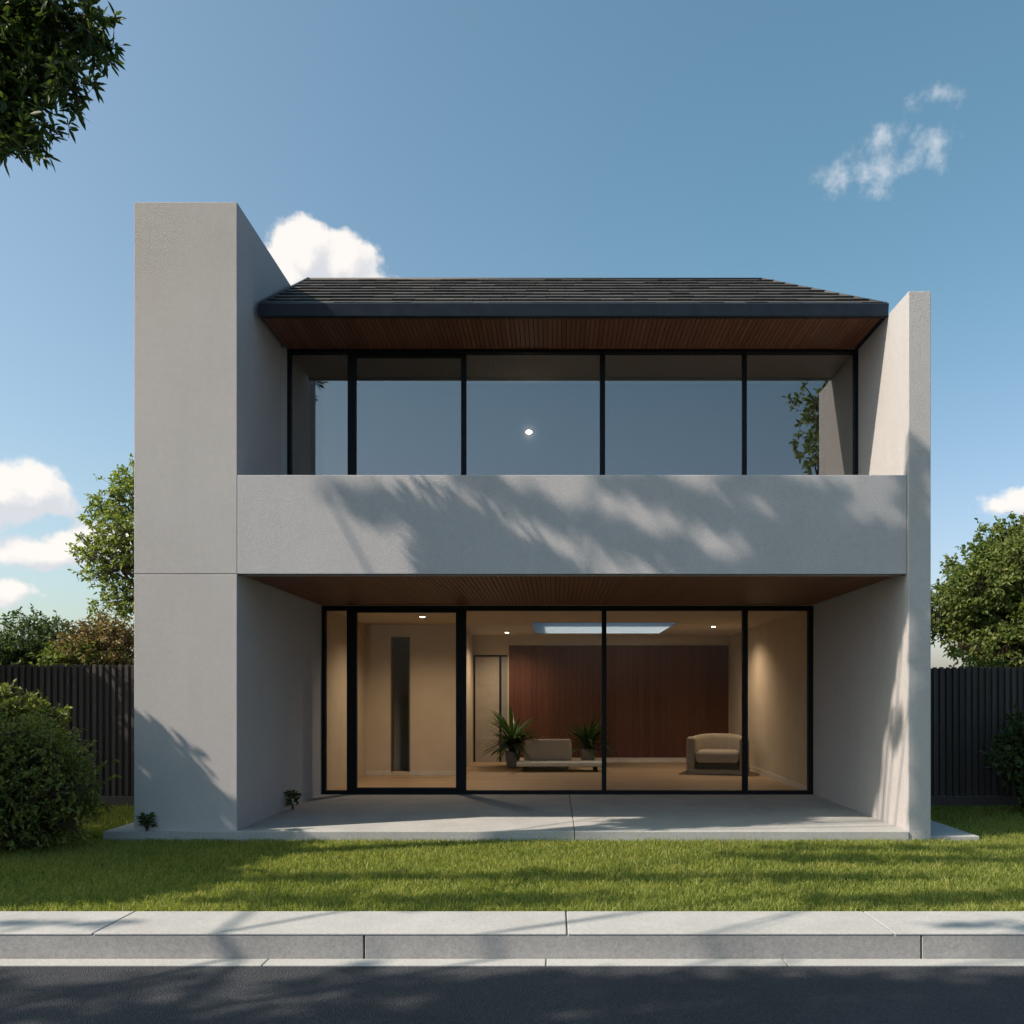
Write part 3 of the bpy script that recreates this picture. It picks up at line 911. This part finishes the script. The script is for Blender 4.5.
# --- bush on the lawn, left
rg = np.random.default_rng(41); bb = []
for px, py, rp in ((8, 738, 26), (38, 728, 20), (58, 742, 20), (74, 766, 20), (84, 792, 17), (30, 775, 40), (60, 800, 30), (82, 822, 15), (10, 822, 40), (48, 836, 20), (-22, 780, 48), (-34, 742, 40), (46, 712, 9), (22, 712, 10), (95, 778, 8), (68, 745, 8), (-60, 800, 45), (20, 760, 25), (50, 768, 22), (66, 784, 20), (0, 790, 35)):
    for k_ in range(2):
        q = at(px - 12, 838 - (838 - py) * .83, 9.5 + rg.uniform(-.45, .45)); r_ = .9 * rp / 91 * rg.uniform(.75, 1.05); bb.append((q.x, q.y, max(q.z, .1), r_, r_, r_ * .8))
bush = tree('bush', 'large loose green bush on the lawn left of the tower', 'shrub', (at(10, 850, 9.5).x, 9.5, -.09), bb, (at(10, 850, 9.5).x, 9.5, .6), .05, LEAF_BUSH, 4300, .28, 9, .062, .026,
     rng=np.random.default_rng(44), shell=2.4, fork=.2, up=.35, limb_blobs=range(0, len(bb), 3))
o_ = (at(10, 850, 9.5).x, 9.5, -.09)
V, Q, P_, d_, tl_ = twig_foliage([(b[0] - o_[0], b[1] - o_[1], b[2] - o_[2], *b[3:]) for b in bb], 300, .40, 11, .062, .026, up=.55, spread=.55, shell=6, rng=np.random.default_rng(45))
quads_mesh('shoots', V, Q, LEAF_BUSH, bush); stems_mesh('twigs', P_, d_, tl_, .004, BARK, bush)
shrub('bush', 'bush at the left edge reaching up to the fence behind the large bush', at(-10, 700, 11.2).x, 11.2, 1.72, .72, LEAF_BUSH, 1600, 42, length=.08, width=.034, per=9, z0=.15, nb=16, twig=.18, up=.35)
shrub('bush', 'dark shaded bush in front of the right fence', at(1062, 780, 12.1).x, 12.1, 1.3, .75, LEAF_DARK, 1700, 43, length=.085, width=.04, per=8, z0=.12, nb=18, twig=.18)
# --- small plants at the walls
def sprig(label, x, y, z, r, h, seed):
    rg = np.random.default_rng(seed)
    root = thing('small_plant', label, 'plant', (x, y, z))
    n = 80
    a = rg.uniform(0, 2 * math.pi, n)
    base = np.stack([np.cos(a) * r * .5 * rg.random(n), np.sin(a) * r * .35 * rg.random(n), rg.uniform(.25, .9, n) * h], 1)
    d = np.stack([np.cos(a), np.sin(a) * .7, rg.uniform(-.1, .9, n)], 1)
    V, Q = leaf_arrays(base, d, r * .62, r * .26, rng=rg, droop=.2)
    quads_mesh('foliage', V, Q, LEAF_DARK, root)
    mb = MB()
    for k in range(7): mb.tube([(0, 0, -.01), tuple(base[k] * .6), tuple(base[k])], [.006, .004, .002], 5)
    mb.build('stem', BARK, root)
sprig('small dark plant at the foot of the tower front', at(147, 824, 9.965).x, 9.962, FL, .125, .21, 3)
sprig('small dark plant on the patio against the tower side wall', XL1 + .11, 11.75, FL, .13, .27, 4)

# --- house plants
def palm(label, x, y, h, r, n, seed):
    rg = np.random.default_rng(seed)
    root = thing('house_plant', label, 'house plant', (x, y, FL), 0, 'potted plants beside the lounge chair')
    mb = MB(); mb.lathe([(.10, .001), (.13, .03), (.17, .34), (.165, .36), (.14, .35), (.135, .28)], 20); mb.build('pot', POT, root, smooth=True)
    mb = MB(); V = []; Q = []
    for i in range(n):
        a = rg.uniform(0, 2 * math.pi); ln = r * rg.uniform(.7, 1.25); e = rg.uniform(.05, 1.15)
        w = .035 * rg.uniform(.7, 1.2); p = np.array([0, 0, .32 + rg.uniform(0, .28) * h])
        d = np.array([math.cos(a) * math.cos(e), math.sin(a) * math.cos(e), math.sin(e)]); sd = np.array([-math.sin(a), math.cos(a), 0])
        b = len(V); m = 5
        for k in range(m + 1):
            t_ = k / m; ww = w * (.35 + 1.6 * t_ * (1 - t_) * 1.6) * (1 if k < m else .12)
            V += [p + sd * ww, p - sd * ww]
            p = p + d * ln / m; d = d + np.array([0, 0, -.20]); d /= np.linalg.norm(d)
        for k in range(m): Q.append((b + 2 * k, b + 2 * k + 1, b + 2 * k + 3, b + 2 * k + 2))
    quads_mesh('foliage', np.array(V), np.array(Q), LEAF_POT, root)
    mb = MB()
    for k in range(9):
        a = 2 * math.pi * k / 9; mb.tube([(.06 * math.cos(a), .06 * math.sin(a), .27), (.1 * math.cos(a), .1 * math.sin(a), .32 + .3 * h)], [.012, .007], 5)
    mb.build('stem', BARK, root)
palm('potted leafy plant left of the lounge chair by the inner door', at(513, 768, 18.6).x, 18.5, .95, .85, 150, 11)
palm('potted leafy plant right of the lounge chair before the wood panel', at(588, 768, 19.0).x, 19.2, .80, .72, 120, 12)

# --- the big tree overhead: its low branches enter at the top left
def D(P, t):
    """a point on the way from P to the sun"""
    d = Vector(SUN_V); q = Vector(P) - d * t
    return q
A = []; LINES = []
for (x0, y0), (x1, y1) in (((-70, 10), (112, 44)), ((-60, 30), (76, 92)), ((-60, 60), (58, 134)), ((-60, 90), (20, 152)), ((-50, -10), (82, 22)), ((-40, 20), (40, 60)), ((-60, 50), (10, 105))):
    LN = []; LINES.append(LN)
    L_ = math.hypot(x1 - x0, y1 - y0); k_ = int(L_ / 20) + 1; dy_ = random.uniform(-.15, .15)
    for i in range(k_):
        u_ = i / (k_ - 1); q = at(x0 + (x1 - x0) * u_, y0 + (y1 - y0) * u_ ** 1.3, 8.0 + dy_ + random.uniform(-.08, .08)); r = .23 - .10 * u_
        A.append((q.x, q.y, q.z, r, r, r * .7)); LN.append(q)
def above_frame(p):
    """keeps the drooping branches in the corner seen in the photograph, and the rest of the crown high"""
    z_low = 1.6 + 700 * p[:, 1] / 870 + .15
    xs = 555 + 870 * p[:, 0] / p[:, 1]
    ys = 694 - 870 * (p[:, 2] - 1.6) / p[:, 1]
    return (p[:, 2] > z_low) | ((ys < 158) & (xs < 122 - .75 * np.clip(ys - 60, 0, 200)))
rg = np.random.default_rng(77)
def spray(a, b, t_, r0, r1, step=.16, jit=.05):
    """a flat, fan-like leafy branch; a and b: where its shadow falls on the front of the house (x, z)"""
    n_ = max(2, int(math.hypot(b[0] - a[0], b[1] - a[1]) / step)); out = []; ln = []
    for i in range(n_):
        u_ = i / (n_ - 1); q = D((a[0] + (b[0] - a[0]) * u_ + rg.normal() * jit, 10, a[1] + (b[1] - a[1]) * u_ + rg.normal() * jit), t_)
        r = r0 + (r1 - r0) * u_; out.append((q.x, q.y, q.z, r, .02, r * .9)); ln.append(q)
    LINES.append(ln[::3] + [ln[-1]]); return out
sprays = []
for a, b, t_, r0, r1 in (((-2.7, 4.05), (-.2, 3.05), 7.3, .05, .09),
                         ((-1.15, 4.15), (.5, 3.5), 7.25, .05, .07), ((.5, 3.5), (1.9, 2.9), 7.25, .08, .10),
                         ((.5, 4.15), (2.9, 3.35), 7.3, .08, .10), ((2.2, 3.25), (4.2, 2.75), 7.35, .14, .15),
                         ((2.0, 4.15), (3.1, 3.8), 7.3, .10, .10), ((2.5, 3.65), (4.3, 3.2), 7.3, .14, .16), ((3.9, 4.25), (4.5, 4.1), 7.3, .12, .12),
                         ((4.12, 4.1), (4.22, 2.9), 7.4, .12, .12), ((4.15, 2.9), (4.25, 1.5), 7.5, .10, .10), ((4.2, 1.5), (4.25, .0), 7.6, .10, .10),
                         ((2.7, 2.5), (3.5, 1.7), 7.7, .04, .05)):
    sprays += spray(a, b, t_, r0, r1)
BT = (-8.4, 6.6, -.07)
big = tree('overhanging_tree', 'tall tree whose dark leafy branches hang in at the top left corner', 'tree', BT, A, (-7.9, 6.8, 9.0), .24,
     LEAF_DARK, 1500, .21, 9, .125, .040, fork=.75, lines=LINES, limb_blobs=[], rng=np.random.default_rng(15), shell=2.2, up=-.02, keep=above_frame, spread=.75, stem_r=.004)
rel = [(b[0] - BT[0], b[1] - BT[1], b[2] - BT[2], *b[3:]) for b in sprays]
V, Q, P_, d_, tl_ = twig_foliage(rel, 2500, .26, 8, .11, .040, up=0, yflat=.06, spread=.42, along=(.92, 0, -.40), rng=np.random.default_rng(16), keep=lambda p: above_frame(p + np.array(BT)))
quads_mesh('leafy_branches', V, Q, LEAF_DARK, big)
# --- garden tree, out of view to the left, shading the bush and the foot of the tower
rg = np.random.default_rng(55)
bl = ball((-9.0, 7.9, 4.35), 1.8, 34, .5, .40, rg) + ball((-7.6, 6.75, 2.95), 1.3, 26, .5, .9, rg)
tree('garden_tree', 'dense rounded tree standing left of the bush', 'tree', (-8.9, 7.7, -.09), bl, (-8.9, 7.7, 2.6), .14, LEAF_OAK, 5000, .3, 8, .15, .085, rng=np.random.default_rng(56), shell=2.4)
bl = ball((-9.7, 11.8, 3.0), 1.3, 18, .5, .9, rg)
tree('garden_tree', 'smaller rounded tree by the left fence behind the dense tree', 'tree', (-9.7, 11.8, -.09), bl, (-9.7, 11.8, 2.2), .12, LEAF_OAK, 1700, .3, 8, .15, .085, rng=np.random.default_rng(57), shell=2.4)
# --- street tree, left of the photographer, shading kerb and road
rg = np.random.default_rng(65)
bl = []
def gspray(x0, x1, y, t_, rx, ry):
    n_ = max(2, int((x1 - x0) / (rx * 1.3))); out = []
    for i in range(n_):
        q = D((x0 + (x1 - x0) * i / (n_ - 1), y + rg.normal() * ry * .5, -.08), t_ + rg.normal() * .05); out.append((q.x, q.y, q.z, rx, ry, .08))
    return out
for x0, x1, y, rx, ry in ((-2.6, 3.4, 7.85, .30, .05), (2.0, 6.5, 8.75, .3, .09), (2.6, 5.6, 9.4, .3, .06), (-2.4, .3, 6.95, .3, .09), (2.4, 6.0, 7.0, .3, .10),
                          (-4.6, -3.4, 6.2, .3, .04), (3.2, 5.0, 6.1, .3, .05),
                          (-1.4, 5.0, 5.36, .32, .11), (-4.5, -2.6, 5.36, .3, .08), (-.4, 5.0, 5.2, .34, .16), (-4.4, 4.6, 4.82, .34, .14), (-1.0, 3.0, 4.55, .34, .15), (-3.6, 4.2, 4.25, .34, .16), (-2.5, 4.0, 3.8, .34, .18)):
    bl += gspray(x0, x1, y, rg.uniform(9.7, 10.6), rx, ry)
tree('street_tree', 'spreading street tree beside the road left of the house', 'tree', (-10.3, 1.3, -.07), bl, (-10.0, 1.4, 8.0), .24, LEAF_OAK, 3600, .24, 8, .13, .07, rng=np.random.default_rng(66), shell=2.2, yflat=.35, flat=.25, up=.0, limb_blobs=range(0, len(bl), 13), limb_r=.4)
# --- tree across the street, mirrored in the balcony glass
rg = np.random.default_rng(75)
bl = ball((8.6, -1.5, 9.2), 2.0, 18, .6, .9, rg) 
tree('mirrored_tree', 'tall tree across the street mirrored in the right balcony pane', 'tree', (9.0, -5.2, -.07), bl, (8.8, -2.2, 7.5), .22, LEAF_OAK, 450, .34, 8, .18, .085, rng=np.random.default_rng(76), shell=2.2)

# ------------------------------------------------------------------ fences
def fence(label, x0, x1, y, h, name='fence'):
    root = thing(name, label, 'fence', ((x0 + x1) / 2, y, -.09))
    c = (x0 + x1) / 2
    mb = MB(); x = x0
    mb.box(x0 - c, x1 - c, -.004, .006, .16, h - .02)
    while x < x1:
        w = random.uniform(.048, .056); dz = random.uniform(-.008, .008); dy = random.uniform(-.004, .004)
        mb.box(x - c, x - c + w, -.05 + dy, -.0045, .16, h + dz); x += .098
    mb.build('slat_panel', FENCE_M, root, bevel=.003, seg=1)
    mb = MB()
    for z in (.35, 1.05, 1.75): mb.box(x0 - c, x1 - c, .008, .05, z, z + .09)
    mb.build('rail', FENCE_M, root)
    mb = MB(); mb.box(x0 - c, x1 - c, -.055, .02, -.05, .155); mb.build('base_board', FENCE_M, root, bevel=.004, seg=1)
    x = x0 + .3
    while x < x1:
        mb = MB(); mb.box(x - c, x - c + .09, .051, .14, -.1, h - .05); mb.build('post', FENCE_M, root); x += 2.2
FY = 13.1
fence('dark vertical timber fence running left from the tower behind the bush', -14.0, XL0 - .01, FY, at(0, 665, FY).z + .09)
fence('dark vertical timber fence in shade right of the fin wall', XR1 + .01, 14.0, FY, at(0, 667, FY).z + .09)

# ------------------------------------------------------------------ lawn
def lawn():
    rg = np.random.default_rng(99)
    t = NT('grass_blade')
    r = t.rnd()
    c = t.ramp(r, [(0, (.108, .145, .032)), (.35, (.178, .222, .052)), (.75, (.255, .288, .078)), (1, (.37, .35, .14))])
    pn = t.noise(1.1, 4, .6)
    c = t.mix(.6, c, t.ramp(pn, [(.3, (.72, .80, .62)), (.7, (1.25, 1.16, 1.1))]), 'MULTIPLY')
    t.base(c); t.rough(.55); t.spec(.25)
    tr = t.n('ShaderNodeBsdfTranslucent'); t.l(t.mix(1, c, (1.7, 1.7, .8), 'MULTIPLY'), tr.inputs['Color'])
    mx = t.n('ShaderNodeMixShader'); mx.inputs[0].default_value = .42
    t.l(t.b.outputs[0], mx.inputs[1]); t.l(tr.outputs[0], mx.inputs[2]); t.l(mx.outputs[0], t.out.inputs['Surface'])
    parts = []
    def scatter(x0, x1, y0, y1, dens):
        n = int((x1 - x0) * (y1 - y0) * dens)
        p = np.stack([rg.uniform(x0, x1, n), rg.uniform(y0, y1, n)], 1)
        # clumps
        parts.append(p)
    scatter(-6.2, 6.0, 6.55, 7.6, 6500)
    scatter(-6.8, 6.6, 7.6, 9.92, 4600)
    scatter(-9.0, -5.17, 9.92, 13.0, 2600)
    scatter(4.88, 8.4, 9.92, 13.0, 2600)
    p = np.concatenate(parts)
    n = len(p)
    cl = np.sin(p[:, 0] * 23 + np.sin(p[:, 1] * 17) * 2) * np.sin(p[:, 1] * 29 + np.sin(p[:, 0] * 13) * 2)
    h = rg.uniform(.028, .058, n) * (1 + .22 * cl) * np.where(rg.random(n) < .05, 1.35, 1)
    w = rg.uniform(.0028, .0055, n)
    a = rg.uniform(0, 2 * np.pi, n); sd = np.stack([np.cos(a), np.sin(a), np.zeros(n)], 1)
    b = rg.uniform(0, 2 * np.pi, n); ln = rg.uniform(.1, .75, n) * h
    lean = np.stack([np.cos(b) * ln, np.sin(b) * ln, np.zeros(n)], 1)
    base = np.stack([p[:, 0], p[:, 1], lawn_z(p[:, 1]) - .004], 1)
    up = np.stack([np.zeros(n), np.zeros(n), h], 1)
    W_ = sd * w[:, None]
    mid = base + up * .55 + lean * .3; tip = base + up + lean
    V = np.stack([base - W_, base + W_, mid + W_ * .8, mid - W_ * .8, tip + W_ * .12, tip - W_ * .12], 1).reshape(-1, 3)
    k = np.arange(n)[:, None] * 6
    Q = np.concatenate([k + np.array([0, 1, 2, 3]), k + np.array([3, 2, 4, 5])], 1).reshape(-1, 4)
    o = quads_mesh('grass', V, Q, t.m)
    tag(o, 'short green lawn grass between the pavement and the house', 'grass', kind='stuff')
lawn()

S.cycles.max_bounces = 10; S.cycles.transparent_max_bounces = 16
S.cycles.use_denoising = True
